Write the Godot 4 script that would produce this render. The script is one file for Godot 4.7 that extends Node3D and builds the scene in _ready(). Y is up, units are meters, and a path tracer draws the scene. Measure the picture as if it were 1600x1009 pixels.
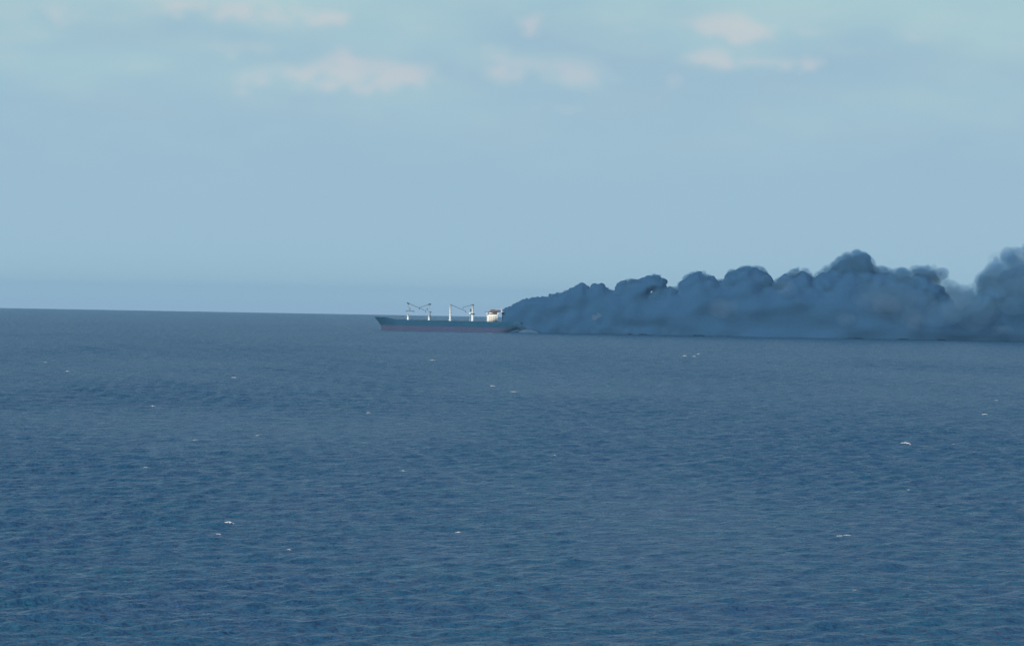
extends Node3D
# A burning cargo ship at sea, seen from a height on the shore through a long lens.
# y up, metres; the sea follows the curve of the earth, so the horizon is a real one about 20 km off.

const EARTH := 6.371e6
const EYE := 32.5          # height of the camera over the sea
const FAR_Z := -4250.0     # distance of the ship and its smoke

var rng := RandomNumberGenerator.new()
var mat := {}
var wave_k: Array[Vector2] = []
var wave_a := PackedFloat32Array()
var wave_p := PackedFloat32Array()
var wave_l := PackedFloat32Array()
var gust := FastNoiseLite.new()

# top outline of the smoke in metres at the ship's distance: x, height over the sea
var TOP := PackedFloat32Array([-13, 28.1, -8.8, 31.6, -0.4, 36, 9.7, 42.1, 18.1, 45.6, 26.6, 47.5, 37.6, 47.7, 48.7, 48.7, 52, 53.1, 57.1, 49.8, 60.5, 54.1, 67.3, 54.2, 75.7, 58.6, 86.6, 64.7, 93.4, 67.4, 99.4, 64.1, 104.5, 60.8, 109.5, 66.9, 116.3, 67, 126.6, 62.1, 133.5, 57.9, 140.3, 57.2, 145.2, 70, 153.6, 74.5, 164.7, 73.8, 177.4, 77.4, 185.8, 81, 196, 81.2, 196.9, 75.2, 192.9, 64.1, 189.7, 55.6, 197.2, 60.8, 207.3, 65.2, 220.1, 65.5, 226.8, 68.1, 228.4, 77.5, 238.4, 85.3, 249.4, 87.2, 260.6, 83.2, 269.2, 76.5, 281.1, 75.9, 287.8, 82.8, 294.5, 89.8, 304.6, 94.2, 317.3, 96.1, 330.1, 93.8, 337, 86.3, 343.2, 73.6, 351.7, 75.5, 357.5, 82.4, 368.4, 89.4, 382.8, 95.6, 392.2, 93.2, 394.9, 83.1, 402.6, 79.8, 409.2, 90.1, 419.3, 98, 430.2, 105, 436.1, 109.3, 440.2, 116.2, 448.7, 113.8, 455.6, 108, 457.1, 121.6, 463.9, 121.7, 465.8, 108.2, 472.8, 99.8, 483, 97.4, 498.3, 99.4, 500.1, 91.8, 508.6, 93.6, 518.8, 96.4, 527.3, 92.3, 534.1, 94.1, 542.5, 101, 555.2, 101.3, 566.4, 94.7, 575.1, 84.6, 583.8, 73.7, 594, 71.4, 606.7, 75.9, 619.3, 85.4, 627.6, 95.8, 637.6, 108.7, 648.5, 117.4, 661.1, 123.6, 669.6, 126.3, 677.9, 132.4, 703.3, 134, 729, 126, 762.7, 131, 796.8, 122, 839, 128])
# foam crests: x, z, width in metres
var CAPS := PackedFloat32Array([-238.7, -1638.0, 1.64, -200.1, -1442.4, 1.73, -119.4, -1377.3, 2.20, -109.9, -982.1, 1.37, -136.2, -924.9, 0.92, -73.6, -747.5, 1.05, -61.6, -778.9, 0.93, -42.9, -965.1, 1.35, -82.8, -628.6, 0.75, -70.9, -622.9, 0.75, -40.6, -447.7, 0.72, -40.6, -464.8, 1.30, -24.3, -435.9, 1.31, -28.9, -422.1, 0.59, -7.2, -458.8, 0.83, -2.9, -498.1, 1.10, -8.6, -701.5, 0.84, 10.0, -705.8, 0.71, 19.9, -795.8, 0.64, -2.7, -1590.1, 1.91, -46.9, -1909.0, 2.67, -7.4, -1313.9, 2.10, 1.0, -1229.8, 2.21, 124.3, -2294.3, 3.21, 129.8, -2270.6, 2.72, 141.2, -2411.6, 2.41, 98.7, -795.7, 2.39, 112.5, -809.0, 1.46, 155.8, -1049.3, 1.89, 187.9, -1236.2, 1.24, 51.0, -589.2, 0.82, 48.2, -465.1, 0.93, 49.7, -468.1, 0.94, 55.5, -488.8, 0.49, 40.6, -373.5, 0.45, 73.5, -588.1, 0.71, -20.8, -626.0, 0.88, 151.1, -1149.6, 1.38])


func _ready() -> void:
	rng.seed = 7
	build_camera()
	build_air()
	make_materials()
	make_waves()
	build_sea()
	build_ship()
	build_smoke()


# ---------------------------------------------------------------- camera, sky, sun
func build_camera() -> void:
	var cam := Camera3D.new()
	cam.name = "camera"
	cam.fov = 11.525
	cam.near = 1.0
	cam.far = 60000.0
	cam.position = Vector3(0, EYE, 0)
	cam.rotation_degrees = Vector3(-0.2872, 0, 1.037)
	add_child(cam)
	cam.current = true


func build_air() -> void:
	var sky_mat := ProceduralSkyMaterial.new()
	sky_mat.sky_horizon_color = Color(0.375, 0.56, 0.675).linear_to_srgb()
	sky_mat.sky_top_color = Color(0.04, 0.14, 0.40).linear_to_srgb()
	sky_mat.sky_curve = 0.2
	sky_mat.sun_angle_max = 8.0
	sky_mat.ground_horizon_color = Color(0.375, 0.56, 0.675).linear_to_srgb()
	sky_mat.ground_bottom_color = Color(0.375, 0.56, 0.675).linear_to_srgb()
	sky_mat.sky_cover = ImageTexture.create_from_image(cloud_image())
	sky_mat.sky_cover_modulate = Color(1, 1, 1, 1)
	var env := Environment.new()
	env.background_mode = Environment.BG_SKY
	env.sky = Sky.new()
	env.sky.sky_material = sky_mat
	env.tonemap_mode = Environment.TONE_MAPPER_LINEAR
	env.tonemap_exposure = 1.0
	env.sdfgi_enabled = true
	env.ssao_enabled = true
	env.ssil_enabled = true
	env.fog_enabled = true
	env.fog_density = 0.000031
	env.fog_light_color = Color(0.38, 0.74, 1.0).linear_to_srgb()
	env.volumetric_fog_enabled = true
	env.volumetric_fog_density = 0.0
	var we := WorldEnvironment.new()
	we.name = "air"
	we.environment = env
	add_child(we)
	var sun := DirectionalLight3D.new()
	sun.name = "sun"
	sun.light_energy = 1.4
	sun.light_color = Color(1.0, 0.95, 0.88)
	sun.light_angular_distance = 0.5
	sun.shadow_enabled = true
	sun.rotation_degrees = Vector3(-28, -30, 0)
	add_child(sun)


# What thin high haze and small warm clouds add to the clear air behind them, all round the sky.
func cover(el: float, share: float, patch: float) -> Color:
	var veil := smoothstep(0.5, 6.0, el) * smoothstep(18.0, 8.0, el) * (1.0 + 0.5 * patch)
	return (Color(0.092, 0.12, 0.035) * veil + Color(0.145, 0.03, 0.0) * share).linear_to_srgb()


func cloud_image() -> Image:
	var w := 4096
	var h := 2048
	var wide := FastNoiseLite.new()
	wide.seed = 5
	wide.frequency = 0.012
	wide.fractal_octaves = 5
	var base := wide.get_seamless_image(1024, 512)
	base.convert(Image.FORMAT_RGBA8)
	for y in 256:
		var el := 90.0 - (y + 0.5) * 180.0 / 512.0
		for x in 1024:
			var a := clampf((base.get_pixel(x, y).r - 0.52) * 2.6, 0.0, 0.8) * smoothstep(3.0, 5.0, el)
			base.set_pixel(x, y, cover(el, a, 0.0))
	base.fill_rect(Rect2i(0, 256, 1024, 256), Color(0, 0, 0, 1))
	base.resize(w, h, Image.INTERPOLATE_CUBIC)
	# the bank of small clouds in the direction of the ship: azimuth, height, half widths (degrees), share
	var banks := [
		[-2.83, 4.09, 1.09, 0.30, 1], [-2.95, 4.39, 0.30, 0.18, 0.7], [-4.32, 3.98, 0.80, 0.25, 0.6], [-1.80, 4.11, 0.57, 0.23, 0.45],
		[-4.68, 5.18, 1.26, 0.28, 0.75], [-6.29, 5.31, 0.80, 0.21, 0.55], [-3.40, 5.11, 0.21, 0.15, 0.7], [-8.18, 5.00, 0.32, 0.37, 0.45],
		[-8.58, 5.05, 1.03, 0.11, 0.3], [-5.02, 4.54, 0.74, 0.17, 0.35], [0.25, 5.06, 0.39, 0.14, 0.8], [-0.32, 4.66, 0.25, 0.08, 0.4],
		[0.66, 4.22, 1.15, 0.34, 0.55], [-0.20, 4.40, 0.29, 0.17, 0.35], [3.74, 5.08, 0.71, 0.29, 0.95], [4.20, 4.91, 0.46, 0.18, 0.5],
		[4.83, 4.99, 0.80, 0.14, 0.4], [3.44, 4.53, 0.48, 0.16, 0.8], [4.27, 4.41, 0.92, 0.11, 0.75], [5.19, 4.47, 0.25, 0.15, 0.5],
		[2.79, 4.06, 0.21, 0.21, 0.4], [1.97, 4.96, 0.63, 0.10, 0.3], [7.24, 4.96, 0.86, 0.09, 0.3], [8.16, 4.82, 0.57, 0.11, 0.25],
		[0.85, 3.60, 1.03, 0.06, 0.3], [8.40, 4.21, 0.69, 0.11, 0.2]]
	var fray := FastNoiseLite.new()
	fray.seed = 12
	fray.frequency = 0.9
	fray.fractal_octaves = 4
	for y in range(930, 1024):
		for i in range(-160, 161):
			var x := posmod(i, w)
			var az := (i + 0.5) * 360.0 / w
			var el := 90.0 - (y + 0.5) * 180.0 / h
			var n := fray.get_noise_2d(az, el * 2.2)
			n += 0.5 * fray.get_noise_2d(az * 2.3 + 7.0, el * 5.0)
			var n2 := fray.get_noise_2d(az * 0.5 + 40.0, el * 1.6)
			var n3 := fray.get_noise_2d(az * 0.16 + 90.0, el * 0.5)
			var sum := 0.0
			for b in banks:
				var dx: float = (az + n2 * 0.4 - b[0]) / b[2]
				var dy: float = (el + n * 0.2 - b[1]) / b[3]
				if dy < 0.0:
					dy *= 1.25
				sum += float(b[4]) * exp(-pow(dx * dx + dy * dy, 1.4))
			var a := smoothstep(0.0, 1.0, sum * (0.95 + 0.9 * n))
			a = maxf(a, 0.12 * clampf(0.4 + n2 * 1.6, 0.0, 1.0) * smoothstep(0.5, 4.0, el))
			var own := smoothstep(13.5, 10.5, absf(az)) * smoothstep(8.0, 6.6, el)
			base.set_pixel(x, y, base.get_pixel(x, y).lerp(cover(el, a, n3), own))
	return base


# ---------------------------------------------------------------- materials
func plain(key: String, linear_color: Color, rough: float, metal := 0.0) -> StandardMaterial3D:
	var m := StandardMaterial3D.new()
	m.resource_name = key
	m.albedo_color = linear_color.linear_to_srgb()
	m.roughness = rough
	m.metallic = metal
	mat[key] = m
	return m


# a painted or rusting surface: patches of wear in the colour, metres per repeat of the pattern
func worn(key: String, a: Color, b: Color, metres: float, rough: float, seed_: int) -> void:
	var noise := FastNoiseLite.new()
	noise.seed = seed_
	noise.frequency = 0.012
	noise.fractal_octaves = 5
	var ramp := Gradient.new()
	ramp.set_color(0, a.linear_to_srgb())
	ramp.set_color(1, b.linear_to_srgb())
	var t := NoiseTexture2D.new()
	t.width = 512
	t.height = 512
	t.seamless = true
	t.noise = noise
	t.color_ramp = ramp
	var m := plain(key, Color.WHITE, rough)
	m.albedo_texture = t
	m.uv1_triplanar = true
	m.uv1_scale = Vector3.ONE / metres


func make_materials() -> void:
	worn("hazed_hull_paint", Color(0.016, 0.070, 0.130), Color(0.021, 0.084, 0.152), 60.0, 0.9, 1)  # part of the blue haze of distance is put into the hull colour
	worn("hazed_boot_paint", Color(0.050, 0.068, 0.13), Color(0.070, 0.080, 0.15), 45.0, 0.75, 2)  # red band turned bluish: distance haze put into its colour too
	worn("deck_paint", Color(0.06, 0.08, 0.07), Color(0.12, 0.10, 0.08), 20.0, 0.8, 3)
	worn("house_paint", Color(0.72, 0.73, 0.68), Color(0.82, 0.83, 0.78), 18.0, 0.6, 4)
	worn("panel_paint", Color(0.60, 0.62, 0.50), Color(0.70, 0.70, 0.58), 12.0, 0.6, 5)
	worn("crane_paint", Color(0.62, 0.74, 0.76), Color(0.76, 0.82, 0.82), 16.0, 0.5, 6)
	worn("mast_paint", Color(0.30, 0.40, 0.45), Color(0.40, 0.48, 0.52), 16.0, 0.6, 9)
	worn("brown_paint", Color(0.10, 0.07, 0.065), Color(0.17, 0.13, 0.12), 10.0, 0.7, 7)
	plain("dark_steel", Color(0.02, 0.025, 0.03), 0.6)
	plain("window_glass", Color(0.015, 0.02, 0.025), 0.08)
	worn("hazed_soot", Color(0.022, 0.074, 0.152), Color(0.028, 0.086, 0.174), 40.0, 1.0, 8)  # dark smoke whose blue is haze of the distance put into the colour
	for key in ["hazed_soot", "hazed_hull_paint", "hazed_boot_paint"]:
		mat[key].metallic_specular = 0.05
	plain("foam", Color(0.5, 0.54, 0.57), 0.9)
	# water: the deep body colour, mirrored sky by gloss, small ripples as relief
	var ripple := FastNoiseLite.new()
	ripple.seed = 21
	ripple.noise_type = FastNoiseLite.TYPE_SIMPLEX
	ripple.frequency = 0.03
	ripple.fractal_octaves = 5
	ripple.fractal_gain = 0.55
	var rt := NoiseTexture2D.new()
	rt.width = 2048
	rt.height = 2048
	rt.seamless = true
	rt.as_normal_map = true
	rt.bump_strength = 6.0
	rt.noise = ripple
	var tone := FastNoiseLite.new()
	tone.seed = 33
	tone.frequency = 0.006
	tone.fractal_octaves = 4
	var ramp := Gradient.new()
	ramp.set_color(0, Color(0.014, 0.086, 0.138).linear_to_srgb())
	ramp.set_color(1, Color(0.026, 0.074, 0.146).linear_to_srgb())
	var tt := NoiseTexture2D.new()
	tt.width = 1024
	tt.height = 1024
	tt.seamless = true
	tt.noise = tone
	tt.color_ramp = ramp
	var water := plain("water", Color.WHITE, 0.42)
	water.metallic_specular = 0.33
	water.albedo_texture = tt
	# wind ruffles the water in patches: how rough the small ripples are
	var ruffle := FastNoiseLite.new()
	ruffle.seed = 44
	ruffle.frequency = 0.02
	ruffle.fractal_octaves = 5
	ruffle.fractal_gain = 0.65
	var ramp2 := Gradient.new()
	ramp2.set_color(0, Color(0.48, 0.48, 0.48))
	ramp2.set_color(1, Color(0.95, 0.95, 0.95))
	var ru := NoiseTexture2D.new()
	ru.width = 1024
	ru.height = 1024
	ru.seamless = true
	ru.noise = ruffle
	ru.color_ramp = ramp2
	water.roughness_texture = ru
	water.normal_enabled = true
	water.normal_texture = rt
	water.normal_scale = 1.8
	water.uv1_triplanar = true
	water.uv1_world_triplanar = true
	water.uv1_scale = Vector3.ONE / 170.0


# ---------------------------------------------------------------- helpers
func surface() -> SurfaceTool:
	var st := SurfaceTool.new()
	st.begin(Mesh.PRIMITIVE_TRIANGLES)
	return st


func quad(st: SurfaceTool, a: Vector3, b: Vector3, c: Vector3, d: Vector3) -> void:
	for v in [a, b, c, a, c, d]:
		st.add_vertex(v)


func add_box(st: SurfaceTool, lo: Vector3, hi: Vector3, taper := 0.0) -> void:
	var p: Array[Vector3] = []
	for k in 8:
		var t := taper if k & 2 else 0.0
		p.append(Vector3((hi.x + t) if k & 1 else (lo.x - t), hi.y if k & 2 else lo.y, hi.z if k & 4 else lo.z))
	for f in [[0, 1, 3, 2], [5, 4, 6, 7], [4, 0, 2, 6], [1, 5, 7, 3], [2, 3, 7, 6], [4, 5, 1, 0]]:
		quad(st, p[f[3]], p[f[2]], p[f[1]], p[f[0]])


func add_tube(st: SurfaceTool, a: Vector3, b: Vector3, ra: float, rb: float, sides := 10) -> void:
	var axis := (b - a).normalized()
	var u := axis.cross(Vector3(0.31, 0.2, 1.0)).normalized()
	var v := axis.cross(u)
	for k in sides:
		var p := u * cos(TAU * k / sides) + v * sin(TAU * k / sides)
		var q := u * cos(TAU * (k + 1) / sides) + v * sin(TAU * (k + 1) / sides)
		quad(st, a + q * ra, b + q * rb, b + p * rb, a + p * ra)
		for t in [a, a + p * ra, a + q * ra, b, b + q * rb, b + p * rb]:
			st.add_vertex(t)


func commit(called: String, st: SurfaceTool, m: Material, parent: Node) -> MeshInstance3D:
	st.generate_normals()
	var o := MeshInstance3D.new()
	o.name = called
	o.mesh = st.commit()
	o.material_override = m
	parent.add_child(o, true)
	return o


func group_node(called: String, parent: Node) -> Node3D:
	var o := Node3D.new()
	o.name = called
	parent.add_child(o, true)
	return o


# ---------------------------------------------------------------- the sea
func make_waves() -> void:
	gust.seed = 3
	gust.frequency = 0.004
	gust.fractal_octaves = 5
	for i in 17:
		var l := 1.5 * pow(1.2, i) * rng.randf_range(0.95, 1.05)    # 1.5 m to 31 m
		var turn := deg_to_rad(62.0) + rng.randfn(0.0, 0.55)
		var k := TAU / l
		wave_k.append(Vector2(cos(turn), sin(turn)) * k)
		wave_l.append(l)
		wave_a.append(0.070 / k * pow(minf(1.0, 5.0 / l), 0.8))
		wave_p.append(rng.randf() * TAU)


# height (x) and slopes (y, z) of the waves, those longer than the shortest asked for
func wave(x: float, z: float, first: int) -> Vector3:
	var h := 0.0
	var sx := 0.0
	var sz := 0.0
	for i in range(first, wave_l.size()):
		var k := wave_k[i]
		var t := k.x * x + k.y * z + wave_p[i]
		var c := wave_a[i] * cos(t)
		h += wave_a[i] * sin(t)
		sx += c * k.x
		sz += c * k.y
	return Vector3(h, sx, sz) * (1.0 + 1.2 * gust.get_noise_2d(x, z * 0.35))


func build_sea() -> void:
	var verts := PackedVector3Array()
	var norms := PackedVector3Array()
	var index := PackedInt32Array()
	var radii := PackedFloat32Array()
	var r := 205.0
	while r < 5200.0:
		radii.append(r)
		r *= 1.0018
	while r < 21500.0:
		radii.append(r)
		r *= 1.03
	var columns := 300
	for i in radii.size():
		r = radii[i]
		var first := 0
		while first < wave_l.size() and wave_l[first] < r * 0.004:
			first += 1
		for j in columns + 1:
			var az := -0.24 + 0.48 * j / columns
			var x := r * sin(az)
			var z := -r * cos(az)
			var w := Vector3.ZERO
			if r < 5200.0:
				w = wave(x, z, first)
			verts.append(Vector3(x, w.x - r * r / (2.0 * EARTH), z))
			norms.append(Vector3(-w.y - x / EARTH, 1.0, -w.z - z / EARTH).normalized())
	var row := columns + 1
	for i in radii.size() - 1:
		for j in columns:
			var a := i * row + j
			index.append_array([a, a + row, a + row + 1, a, a + row + 1, a + 1])
	# the rest of the round sheet: nearer than the view and to the sides
	var wide := PackedFloat32Array([0.0, 60.0, 130.0, 205.0, 400.0, 800.0, 1600.0, 3200.0, 6400.0, 12000.0, 17000.0, 21500.0])
	for part in 2:
		var start := verts.size()
		var n := 60 if part == 0 else 24
		var lo := 0.24 if part == 0 else -0.24
		var hi := TAU - 0.24 if part == 0 else 0.24
		var rows := wide.size() if part == 0 else 4
		for i in rows:
			r = wide[i]
			for j in n + 1:
				var az := lerpf(lo, hi, float(j) / n)
				verts.append(Vector3(r * sin(az), -r * r / (2.0 * EARTH), -r * cos(az)))
				norms.append(Vector3.UP)
		for i in rows - 1:
			for j in n:
				var a := start + i * (n + 1) + j
				index.append_array([a, a + n + 1, a + n + 2, a, a + n + 2, a + 1])
	var arrays := []
	arrays.resize(Mesh.ARRAY_MAX)
	arrays[Mesh.ARRAY_VERTEX] = verts
	arrays[Mesh.ARRAY_NORMAL] = norms
	arrays[Mesh.ARRAY_INDEX] = index
	var m := ArrayMesh.new()
	m.add_surface_from_arrays(Mesh.PRIMITIVE_TRIANGLES, arrays)
	var sea := MeshInstance3D.new()
	sea.name = "sea"
	sea.mesh = m
	sea.material_override = mat.water
	sea.set_meta("kind", "structure")
	sea.set_meta("label", "wide dark blue sea with small wind waves reaching the tilted horizon")
	add_child(sea)
	build_foam(sea)


# small breaking crests: ragged lumps of foam along the top of a wave
func build_foam(sea: Node3D) -> void:
	for i in CAPS.size() / 3:
		var x := CAPS[i * 3]
		var z := CAPS[i * 3 + 1]
		var wide := CAPS[i * 3 + 2]
		var first := 0
		while first < wave_l.size() and wave_l[first] < Vector2(x, z).length() * 0.004:
			first += 1
		var st := surface()
		var lumps := 4 + rng.randi() % 4
		for k in lumps:
			var t := (k + 0.5) / lumps - 0.5
			var lx := t * wide + rng.randf_range(-0.06, 0.06) * wide
			var lz := rng.randf_range(-0.18, 0.18) * wide + 0.25 * t * wide
			var big := wide * rng.randf_range(0.08, 0.15) * (1.15 - absf(t))
			var y := wave(x + lx, z + lz, first).x - (x * x + z * z) / (2.0 * EARTH)
			add_lump(st, Vector3(lx, y + big * 0.4, lz), Vector3(big * 1.5, big * 0.62, big * 1.1))
		var o := commit("whitecap", st, mat.foam, sea)
		o.position = Vector3(x, 0, z)


func add_lump(st: SurfaceTool, at: Vector3, size: Vector3) -> void:
	var rings := 5
	var sides := 8
	var grid := []
	for i in rings + 1:
		var line := []
		for j in sides:
			var th := PI * i / rings
			var ph := TAU * j / sides
			var d := Vector3(sin(th) * cos(ph), cos(th), sin(th) * sin(ph))
			line.append(at + d * size * (rng.randf_range(0.7, 1.2) if i > 0 and i < rings else 1.0))
		grid.append(line)
	for i in rings:
		for j in sides:
			var n := (j + 1) % sides
			quad(st, grid[i][j], grid[i][n], grid[i + 1][n], grid[i + 1][j])


# ---------------------------------------------------------------- the ship; its own x runs from bow (-) to stern (+)
func half_beam(x: float, y: float) -> float:
	var b := 14.2
	# the bow sharpens towards the stem, which leans forward with height
	var stem := stem_x(y)
	var f := clampf((x - stem) / (20.0 + 14.0 * (1.0 - y / 16.0)), 0.0, 1.0)
	b *= pow(sin(f * PI / 2.0), 0.75)
	# the stern tucks in below
	var s := clampf((x - 62.0) / (stern_x(y) - 62.0), 0.0, 1.0)
	b *= 1.0 - s * s * (0.25 + 0.55 * clampf(1.0 - y / 9.0, 0.0, 1.0))
	return maxf(b, 0.02)


func stem_x(y: float) -> float:
	return -89.5 - 8.4 * clampf((y - 6.5) / 11.0, 0.0, 1.0) + 0.15 * clampf(6.5 - y, 0.0, 6.5)


func stern_x(y: float) -> float:
	return 86.0 + 12.0 * clampf(y / 6.0, 0.0, 1.0)


func deck_y(x: float) -> float:
	var y := 14.6 - 0.006 * (x + 60.0)
	return lerpf(y, 17.5, smoothstep(-66.0, -78.0, x))


func boot_y(x: float) -> float:
	return 6.9 - 0.006 * (x + 90.0)


func loft(st: SurfaceTool, bottom: Callable, top: Callable, levels: int) -> void:
	var n := 60
	var grid := []
	for i in n + 1:
		var t := float(i) / n
		var line := []
		for j in levels + 1:
			var guess := lerpf(-89.0, 90.0, t)
			var y: float = lerpf(bottom.call(guess), top.call(guess), float(j) / levels)
			var x := lerpf(stem_x(y), stern_x(y), t)
			line.append(Vector3(x, y, half_beam(x, y)))
		grid.append(line)
	for i in n:
		for j in levels:
			var a: Vector3 = grid[i][j]
			var b: Vector3 = grid[i + 1][j]
			var c: Vector3 = grid[i + 1][j + 1]
			var d: Vector3 = grid[i][j + 1]
			quad(st, d, c, b, a)
			var m := Vector3(1, 1, -1)
			quad(st, a * m, b * m, c * m, d * m)
	for j in levels:
		var a: Vector3 = grid[n][j]
		var d: Vector3 = grid[n][j + 1]
		var m := Vector3(1, 1, -1)
		quad(st, d, d * m, a * m, a)


func build_ship() -> void:
	var ship := group_node("cargo_ship", self)
	ship.position = Vector3(-85.0, -FAR_Z * FAR_Z / (2.0 * EARTH), FAR_Z)
	ship.set_meta("label", "dark hulled cargo ship with white cranes and a burning stern")
	ship.set_meta("category", "ship")
	var st := surface()
	loft(st, boot_y, deck_y, 5)
	commit("hull", st, mat.hazed_hull_paint, ship)
	st = surface()
	loft(st, func(_x): return -4.0, boot_y, 4)
	var boot := commit("boot_topping", st, mat.hazed_boot_paint, ship)
	boot.set_meta("label", "faded red band of hull above the waterline, blue haze put into its colour")
	# deck, a little under the bulwark
	st = surface()
	var n := 50
	for i in n:
		var x0 := lerpf(-94.0, 97.0, float(i) / n)
		var x1 := lerpf(-94.0, 97.0, float(i + 1) / n)
		var y0 := deck_y(x0) - 1.1
		var y1 := deck_y(x1) - 1.1
		var b0 := half_beam(x0, y0) - 0.05
		var b1 := half_beam(x1, y1) - 0.05
		quad(st, Vector3(x0, y0, -b0), Vector3(x1, y1, -b1), Vector3(x1, y1, b1), Vector3(x0, y0, b0))
	commit("deck", st, mat.deck_paint, ship)
	# hatches between the cranes
	for x in [-64.5, -38.0, -11.0, 18.0, 40.0]:
		st = surface()
		var y := deck_y(x) - 1.2
		var half := 8.0 if x > -60.0 else 6.0
		add_box(st, Vector3(x - half, y, -8.5), Vector3(x + half, y + 1.0, 8.5))
		add_box(st, Vector3(x - half - 0.4, y + 1.0, -8.9), Vector3(x + half + 0.4, y + 1.5, 8.9))
		commit("hatch_cover", st, mat.deck_paint, ship)
	# foremast rail on the forecastle
	st = surface()
	add_tube(st, Vector3(-90.0, 16.4, 0), Vector3(-90.0, 20.2, 0), 0.16, 0.1, 6)
	commit("jack_staff", st, mat.mast_paint, ship)
	build_cranes(ship)
	build_house(ship)


func crane(ship: Node3D, x: float, top: float, jib_to: Vector2, thick: float, slim: bool) -> Node3D:
	var c := group_node("deck_crane", ship)
	var y := deck_y(x) - 1.1
	c.position = Vector3(x, y, 0)
	var h := top - y
	var waist := h * 0.34 if slim else h * 0.96
	var st := surface()
	add_tube(st, Vector3.ZERO, Vector3(0, waist, 0), thick, thick * 0.92, 14)
	commit("post", st, mat.crane_paint, c)
	if slim:
		st = surface()
		for s in [-1, 1]:
			add_tube(st, Vector3(0, waist - 0.2, s * 1.5), Vector3(0, h, s * 0.5), 0.34, 0.26, 8)
		for k in 4:
			var t := 0.2 + 0.2 * k
			add_tube(st, Vector3(0, lerpf(waist, h, t), -1.5 + t), Vector3(0, lerpf(waist, h, t), 1.5 - t), 0.12, 0.12, 5)
		commit("top_mast", st, mat.mast_paint, c)
	# the boom, a beam of two chords with lacing, pinned at the head of the post
	var a := Vector3(0, h, 0)
	var b := Vector3(jib_to.x - x, jib_to.y - y, 0)
	st = surface()
	for s in [-1, 1]:
		add_tube(st, a + Vector3(0, 0, s * 0.9), b + Vector3(0, 0, s * 0.45), 0.3, 0.22, 6)
	for k in 10:
		var p := a.lerp(b, k / 10.0)
		var q := a.lerp(b, (k + 1) / 10.0)
		var w := lerpf(0.9, 0.45, k / 10.0) * (1 if k % 2 else -1)
		add_tube(st, p + Vector3(0, 0, w), q - Vector3(0, 0, w), 0.1, 0.1, 5)
	commit("boom", st, mat.dark_steel, c)
	st = surface()
	var along := (b - a).normalized()
	add_tube(st, b - along * 0.4, b + Vector3(0, -2.2, 0), 0.3, 0.35, 6)
	commit("hook_block", st, mat.dark_steel, c)
	return c


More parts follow.
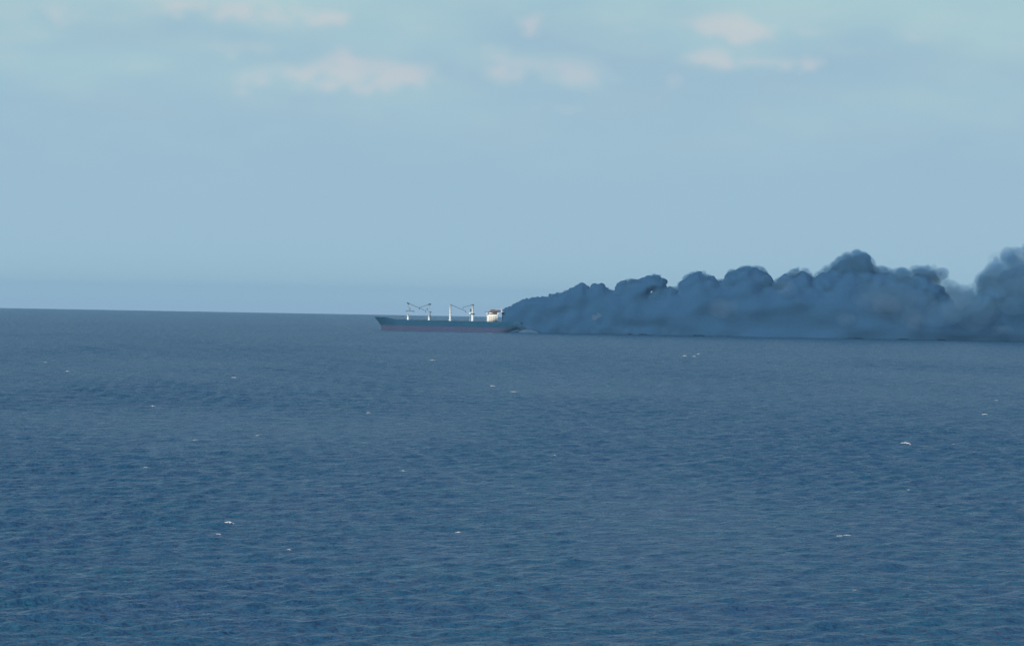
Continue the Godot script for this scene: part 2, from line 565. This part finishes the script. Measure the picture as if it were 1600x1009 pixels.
func build_cranes(ship: Node3D) -> void:
	# first crane, from the bow: a short thick post, a thin mast with crosstrees, a heavy boom head
	var c := crane(ship, -53.4, 36.4, Vector2(-30.0, 26.7), 1.45, true)
	c.set_meta("label", "foremost crane with crosstrees on a thin mast")
	var y: float = c.position.y
	var st := surface()
	add_tube(st, Vector3(-1.4, 36.9 - y, 0), Vector3(1.3, 35.1 - y, 0), 1.0, 0.8, 8)
	commit("boom_head", st, mat.dark_steel, c)
	st = surface()
	add_box(st, Vector3(-1.5, 25.9 - y, -0.5), Vector3(5.6, 26.5 - y, 0.5))
	add_box(st, Vector3(-3.2, 25.4 - y, -0.7), Vector3(-0.6, 26.1 - y, 0.7))
	add_box(st, Vector3(5.0, 25.3 - y, -0.8), Vector3(8.2, 26.2 - y, 0.8))
	add_tube(st, Vector3(2.2, 26.3 - y, 0), Vector3(2.4, 31.0 - y, 0), 0.42, 0.34, 8)
	commit("crosstrees", st, mat.dark_steel, c)
	# second crane
	c = crane(ship, -25.4, 35.4, Vector2(-38.6, 30.8), 1.45, true)
	c.set_meta("label", "second crane from the bow with a dark ladder on its post")
	y = c.position.y
	st = surface()
	add_box(st, Vector3(-1.0, 34.6 - y, -1.2), Vector3(2.3, 36.4 - y, 1.2))
	add_box(st, Vector3(-2.0, 34.5 - y, -0.8), Vector3(-1.0, 35.4 - y, 0.8))
	commit("boom_head", st, mat.dark_steel, c)
	st = surface()
	add_box(st, Vector3(1.2, 0, 1.0), Vector3(1.9, 24.8 - y, 1.7))
	commit("ladder_trunk", st, mat.dark_steel, c)
	st = surface()
	add_box(st, Vector3(-0.4, 24.9 - y, -1.4), Vector3(3.1, 25.7 - y, 1.8))
	commit("platform", st, mat.dark_steel, c)
	st = surface()
	add_tube(st, Vector3(-3.2, 27.6 - y, 0), Vector3(-2.3, 30.4 - y, 0), 0.42, 0.3, 8)
	add_tube(st, Vector3(-2.9, 27.9 - y, 0), Vector3(1.0, 25.4 - y, 0), 0.14, 0.14, 6)
	commit("floodlight_arm", st, mat.dark_steel, c)
	# third crane: one stout post the whole way up
	c = crane(ship, 2.6, 35.6, Vector2(23.5, 27.2), 1.35, false)
	c.set_meta("label", "third crane from the bow with a stout pale post")
	y = c.position.y
	st = surface()
	add_tube(st, Vector3(0, 0.0, 0), Vector3(0.2, 4.2, 0), 2.0, 1.6, 14)
	commit("pedestal", st, mat.crane_paint, c)
	st = surface()
	add_tube(st, Vector3(0, 24.0 - y, 0), Vector3(0, 24.4 - y, 0), 2.0, 2.0, 14)
	commit("platform", st, mat.mast_paint, c)
	st = surface()
	add_tube(st, Vector3(0, 20.2 - y, 0), Vector3(0, 20.5 - y, 0), 1.9, 1.9, 14)
	commit("platform", st, mat.mast_paint, c)
	# fourth crane: post with a cab, winch and platform on its forward side
	c = crane(ship, 32.2, 35.6, Vector2(19.2, 32.2), 1.5, false)
	c.set_meta("label", "aftermost crane with cab and platform beside the white house")
	y = c.position.y
	st = surface()
	add_box(st, Vector3(-1.3, 35.1 - y, -1.6), Vector3(1.9, 36.4 - y, 1.6))
	commit("boom_head", st, mat.dark_steel, c)
	st = surface()
	add_tube(st, Vector3(0.2, 23.2 - y, 0), Vector3(0.2, 24.4 - y, 0), 2.5, 2.5, 14)
	add_box(st, Vector3(0.6, 22.6 - y, -0.8), Vector3(2.9, 24.2 - y, 0.8))
	commit("platform", st, mat.dark_steel, c)
	st = surface()
	add_box(st, Vector3(-3.0, 26.6 - y, -0.9), Vector3(-1.35, 30.4 - y, 0.9))
	commit("winch", st, mat.dark_steel, c)
	st = surface()
	add_box(st, Vector3(-4.1, 22.8 - y, -1.2), Vector3(-2.0, 25.6 - y, 1.2))
	commit("cab", st, mat.crane_paint, c)
	st = surface()
	add_tube(st, Vector3(-3.1, 0.0, 0), Vector3(-3.1, 22.8 - y, 0), 0.45, 0.4, 8)
	commit("stay", st, mat.mast_paint, c)


func build_house(ship: Node3D) -> void:
	var house := group_node("deck_house", ship)
	house.position = Vector3(58.8, deck_y(58.8) - 1.1, 0)
	house.set_meta("label", "cream white deck house with brown bridge roof")
	var base: float = house.position.y
	var st := surface()
	add_box(st, Vector3(-7.0, 0, -12.5), Vector3(7.0, 23.4 - base, 12.5), 0.35)
	commit("house_block", st, mat.house_paint, house)
	# recessed-looking plating between the deck edges of the side towards the shore
	st = surface()
	add_box(st, Vector3(-4.6, 2.2, 12.5), Vector3(5.6, 20.6 - base, 12.62))
	commit("side_panel", st, mat.panel_paint, house)
	for k in 3:
		st = surface()
		var y := 3.2 + k * 2.6
		add_box(st, Vector3(-7.5, y, -12.9), Vector3(7.5, y + 0.16, 12.9))
		commit("deck_edge", st, mat.house_paint, house)
		for j in 4:
			var w := surface()
			add_box(w, Vector3(-3.6 + j * 2.4, y - 1.7, 12.6), Vector3(-2.7 + j * 2.4, y - 0.9, 12.7))
			commit("window", w, mat.window_glass, house)
	# bridge: dark windows under a brown roof, wings out to both sides
	st = surface()
	add_box(st, Vector3(-5.6, 23.4 - base, -11.5), Vector3(6.4, 26.6 - base, 11.5))
	var bridge := commit("bridge", st, mat.brown_paint, house)
	bridge.set_meta("label", "brown smoke stained bridge")
	st = surface()
	add_box(st, Vector3(-4.6, 24.6 - base, 11.5), Vector3(0.4, 26.0 - base, 11.65))
	commit("bridge_side_plate", st, mat.house_paint, bridge)
	for s in [-1, 1]:
		st = surface()
		add_box(st, Vector3(6.4 if s > 0 else -8.0, 23.4 - base, -13.4), Vector3(8.6 if s > 0 else -6.0, 25.3 - base, 13.4))
		commit("bridge_wing", st, mat.house_paint, house)
	st = surface()
	add_box(st, Vector3(-10.6, 26.6 - base, -12.8), Vector3(8.2, 27.1 - base, 12.8))
	commit("bridge_roof", st, mat.brown_paint, house)
	st = surface()
	add_box(st, Vector3(-3.4, 27.1 - base, -9.0), Vector3(12.4, 29.4 - base, 9.0))
	add_box(st, Vector3(-1.8, 29.4 - base, -6.0), Vector3(3.4, 30.2 - base, 6.0))
	commit("upper_deck", st, mat.brown_paint, house)
	st = surface()
	add_tube(st, Vector3(11.9, 26.4 - base, 9.2), Vector3(11.4, 33.2 - base, 9.2), 0.5, 0.35, 8)
	add_box(st, Vector3(11.4, 27.0 - base, 8.6), Vector3(15.0, 27.8 - base, 10.0))
	commit("radar_mast", st, mat.house_paint, house)
	# funnel, swallowed by the smoke
	st = surface()
	add_tube(st, Vector3(76.0, 12.5, 0), Vector3(77.0, 26.0, 0), 3.2, 2.8, 16)
	commit("funnel", st, mat.brown_paint, ship)


# ---------------------------------------------------------------- the smoke
# distance from a point to the outline, negative above it
func outline(x: float, y: float) -> float:
	var best := 60.0
	var crossings := 0
	var p := Vector2(x, y)
	for i in TOP.size() / 2 - 1:
		var ax := TOP[i * 2]
		var bx := TOP[i * 2 + 2]
		if minf(ax, bx) > x + best or maxf(ax, bx) < x - best:
			continue
		var a := Vector2(ax, TOP[i * 2 + 1])
		var b := Vector2(bx, TOP[i * 2 + 3])
		best = minf(best, p.distance_to(Geometry2D.get_closest_point_to_segment(p, a, b)))
		if (ax > x) != (bx > x) and y < a.y + (x - ax) / (bx - ax) * (b.y - a.y):
			crossings += 1
	return best if crossings % 2 == 1 else -best


# a smoke front has no hard creases: average a grid over its neighbours, along and across
func soften(grid: PackedFloat32Array, nx: int, ny: int, reach: int) -> PackedFloat32Array:
	for turn in 2:
		var out := grid.duplicate()
		for i in nx:
			for j in ny:
				var sum := 0.0
				for k in range(-reach, reach + 1):
					if turn == 0:
						sum += grid[clampi(i + k, 0, nx - 1) * ny + j]
					else:
						sum += grid[i * ny + clampi(j + k, 0, ny - 1)]
				out[i * ny + j] = sum / (2 * reach + 1)
		grid = out
	return grid


# how far the dense smoke stays under the soft outline
func thinning(x: float) -> float:
	return 0.8 + 3.0 * smoothstep(130.0, 260.0, x) + 7.0 * smoothstep(300.0, 440.0, x) + 22.0 * smoothstep(500.0, 620.0, x)


func build_smoke() -> void:
	var plume := group_node("smoke_plume", self)
	plume.position = Vector3(0, -FAR_Z * FAR_Z / (2.0 * EARTH), FAR_Z)
	plume.set_meta("label", "long bank of black smoke drifting from the ship over the sea")
	plume.set_meta("category", "smoke")
	# the dense body: the outline swelled to its full depth, with billows in outline and face
	var noise := FastNoiseLite.new()
	noise.seed = 61
	noise.frequency = 1.0
	noise.fractal_octaves = 2
	var cell := 1.0
	var nx := 850
	var ny := 142
	var x0 := -14.0
	var sd := PackedFloat32Array()
	var front := PackedFloat32Array()
	var back := PackedFloat32Array()
	sd.resize(nx * ny)
	front.resize(nx * ny)
	back.resize(nx * ny)
	for i in nx:
		var x := x0 + i * cell
		for j in ny:
			sd[i * ny + j] = outline(x, -2.0 + j * cell) - thinning(x) - 1.8 - 0.008 * maxf(x, 0.0)
	# round billows of several sizes crowd along the top
	for round_ in 2:
		for i in TOP.size() / 2 - 1:
			var a := Vector2(TOP[i * 2], TOP[i * 2 + 1] - thinning(TOP[i * 2]) + 0.6)
			var b := Vector2(TOP[i * 2 + 2], TOP[i * 2 + 3] - thinning(TOP[i * 2 + 2]) + 0.6)
			var size := (2.6 + 0.012 * maxf(a.x, 0.0)) * (1.0 if round_ == 0 else 1.9)
			var steps := int(ceilf(a.distance_to(b) / (size * 1.5)))
			for k in steps:
				var r := size * rng.randf_range(0.65, 1.25)
				var c := a.lerp(b, (k + rng.randf()) / steps) - Vector2(rng.randf_range(-0.3, 0.3) * r, r * rng.randf_range(0.85, 1.1))
				for gi in range(maxi(0, int((c.x - r - x0) / cell) - 1), mini(nx, int((c.x + r - x0) / cell) + 3)):
					for gj in range(maxi(0, int((c.y - r + 2.0) / cell) - 1), mini(ny, int((c.y + r + 2.0) / cell) + 3)):
						var at := Vector2(x0 + gi * cell, -2.0 + gj * cell)
						sd[gi * ny + gj] = maxf(sd[gi * ny + gj], r - at.distance_to(c))
	for i in nx:
		var x := x0 + i * cell
		var lump := 5.0 + 0.02 * maxf(x, 0.0)
		var deep := clampf(9.0 + 0.07 * x, 9.0, 46.0)
		var lift := -0.6 + 1.6 * maxf(0.0, noise.get_noise_1d(x * 0.02)) * smoothstep(40.0, 80.0, x) + 4.6 * smoothstep(4.0, 16.0, x) * smoothstep(42.0, 26.0, x)
		for j in ny:
			var y := -2.0 + j * cell
			var d := sd[i * ny + j]
			if d > -12.0:
				d += lump * 0.3 * noise.get_noise_3d(x / lump, y / lump, 0.0)
			sd[i * ny + j] = minf(d, (y - lift) * 3.0)
			var e := clampf(d, 0.0, deep)
			var swell := sqrt(maxf(0.0, deep * deep - (deep - e) * (deep - e)))
			var face := noise.get_noise_3d(x / lump * 0.25, y / lump * 0.25, 30.0)
			front[i * ny + j] = swell * (0.85 + 0.3 * face)
			face = noise.get_noise_3d(x / lump * 0.25, y / lump * 0.25, 70.0)
			back[i * ny + j] = -swell * (0.85 + 0.3 * face)
	front = soften(front, nx, ny, 5)
	back = soften(back, nx, ny, 5)
	var st := surface()
	st.set_smooth_group(0)
	for i in nx - 1:
		for j in ny - 1:
			var ids := [i * ny + j, (i + 1) * ny + j, (i + 1) * ny + j + 1, i * ny + j + 1]
			var pf := PackedVector3Array()
			var pb := PackedVector3Array()
			if sd[ids[0]] <= 0.0 and sd[ids[1]] <= 0.0 and sd[ids[2]] <= 0.0 and sd[ids[3]] <= 0.0:
				continue
			for k in 4:
				var p: int = ids[k]
				var q: int = ids[(k + 1) % 4]
				var vp := Vector2(x0 + (p / ny) * cell, -2.0 + (p % ny) * cell)
				var vq := Vector2(x0 + (q / ny) * cell, -2.0 + (q % ny) * cell)
				if sd[p] > 0.0:
					pf.append(Vector3(vp.x, vp.y, front[p]))
					pb.append(Vector3(vp.x, vp.y, back[p]))
				if (sd[p] > 0.0) != (sd[q] > 0.0):
					var m := vp.lerp(vq, sd[p] / (sd[p] - sd[q]))
					pf.append(Vector3(m.x, m.y, 0))
					pb.append(Vector3(m.x, m.y, 0))
			for k in range(1, pf.size() - 1):
				for v in [pf[0], pf[k + 1], pf[k], pb[0], pb[k], pb[k + 1]]:
					st.add_vertex(v)
	st.index()
	commit("dense_smoke", st, mat.hazed_soot, plume)
	var loose := group_node("thin_smoke", plume)
	loose.set_meta("kind", "stuff")
	# thin smoke torn off along the top, thicker and wider where it has drifted far
	var air: Array[FogMaterial] = []
	for k in 4:
		var f := FogMaterial.new()
		f.resource_name = "thin_smoke"
		f.albedo = Color(0.16, 0.46, 0.80).linear_to_srgb()
		f.density = [0.22, 0.11, 0.058, 0.032][k]
		air.append(f)
	var haze := FogMaterial.new()
	haze.resource_name = "drifting_smoke"
	haze.albedo = Color(0.22, 0.54, 0.88).linear_to_srgb()
	haze.density = 0.0065
	for line in 3:
		for i in TOP.size() / 2 - 1:
			var a := Vector2(TOP[i * 2], TOP[i * 2 + 1])
			var b := Vector2(TOP[i * 2 + 2], TOP[i * 2 + 3])
			if line > 0 and a.x < 150.0:
				continue
			var size := (2.0 + 0.0105 * maxf(a.x, 0.0)) * (1.0 + 0.25 * line)
			var steps := int(ceilf(a.distance_to(b) / (size * (1.15 + 0.4 * line))))
			for k in steps:
				var p := a.lerp(b, (k + rng.randf()) / steps)
				var r := size * (0.4 + 1.3 * pow(rng.randf(), 1.6))
				var level := clampi(int(p.x / 190.0), 0, 3)
				wisp(loose, air[level], Vector3(p.x, p.y - r * rng.randf_range(0.75, 1.2) - size * 0.9 * line, rng.randf_range(-1.0, 1.0) * (3.0 + p.x * 0.03)), r)
	for k in 380:
		var x := rng.randf_range(470.0, 800.0)
		var y := rng.randf_range(4.0, 130.0)
		var r := rng.randf_range(9.0, 26.0)
		if outline(x, y) > r * 0.9 and outline(x, y) < 60.0:
			wisp(loose, haze, Vector3(x, y, rng.randf_range(-45.0, 72.0)), r)
	# paler puffs before the dense smoke
	var pale := FogMaterial.new()
	pale.resource_name = "pale_puff"
	pale.albedo = Color(0.5, 0.62, 0.72).linear_to_srgb()
	pale.density = 0.03
	for p in [[109.0, 22.0, 4.5], [115.0, 25.5, 3.0], [113.0, 23.0, 2.6]]:
		wisp(loose, pale, Vector3(p[0], p[1], 24.0), p[2])
	# pale puffs added in front to stand for light through thin gaps: x, height, spread across and up
	var light := FogMaterial.new()
	light.resource_name = "added_gap_puff"
	light.albedo = Color(0.30, 0.54, 0.80).linear_to_srgb()
	light.density = 0.004
	for p in [[358.0, 64.0, 9.0, 12.0], [282.0, 36.0, 14.0, 7.0], [441.0, 28.0, 7.0, 5.0], [530.0, 24.0, 9.0, 8.0], [588.0, 48.0, 9.0, 16.0], [480.0, 52.0, 22.0, 9.0], [640.0, 16.0, 8.0, 4.0], [146.0, 6.0, 12.0, 3.0], [212.0, 5.0, 16.0, 2.5], [22.0, 5.0, 9.0, 2.5]]:
		for k in 10:
			var x: float = p[0] + rng.randfn(0.0, 0.6) * p[2]
			var y: float = p[1] + rng.randfn(0.0, 0.5) * p[3]
			wisp(loose, light, Vector3(x, maxf(y, 3.0), clampf(9.0 + 0.07 * x, 16.0, 46.0) * 1.15 + 6.0), rng.randf_range(0.5, 1.3) * minf(p[2], p[3] * 1.5))
	for k in 5:
		wisp(loose, air[1], Vector3(5.0 + k * 2.2, 12.0 - k * 1.1, 14.0), 3.2)


func wisp(plume: Node3D, m: FogMaterial, at: Vector3, r: float) -> void:
	var f := FogVolume.new()
	f.name = "wisp"
	f.shape = RenderingServer.FOG_VOLUME_SHAPE_ELLIPSOID
	f.size = Vector3(rng.randf_range(1.6, 3.2), rng.randf_range(1.6, 2.2), 2.2) * r
	f.rotation.z = rng.randf_range(-0.6, 0.6)
	f.material = m
	f.position = at
	plume.add_child(f, true)
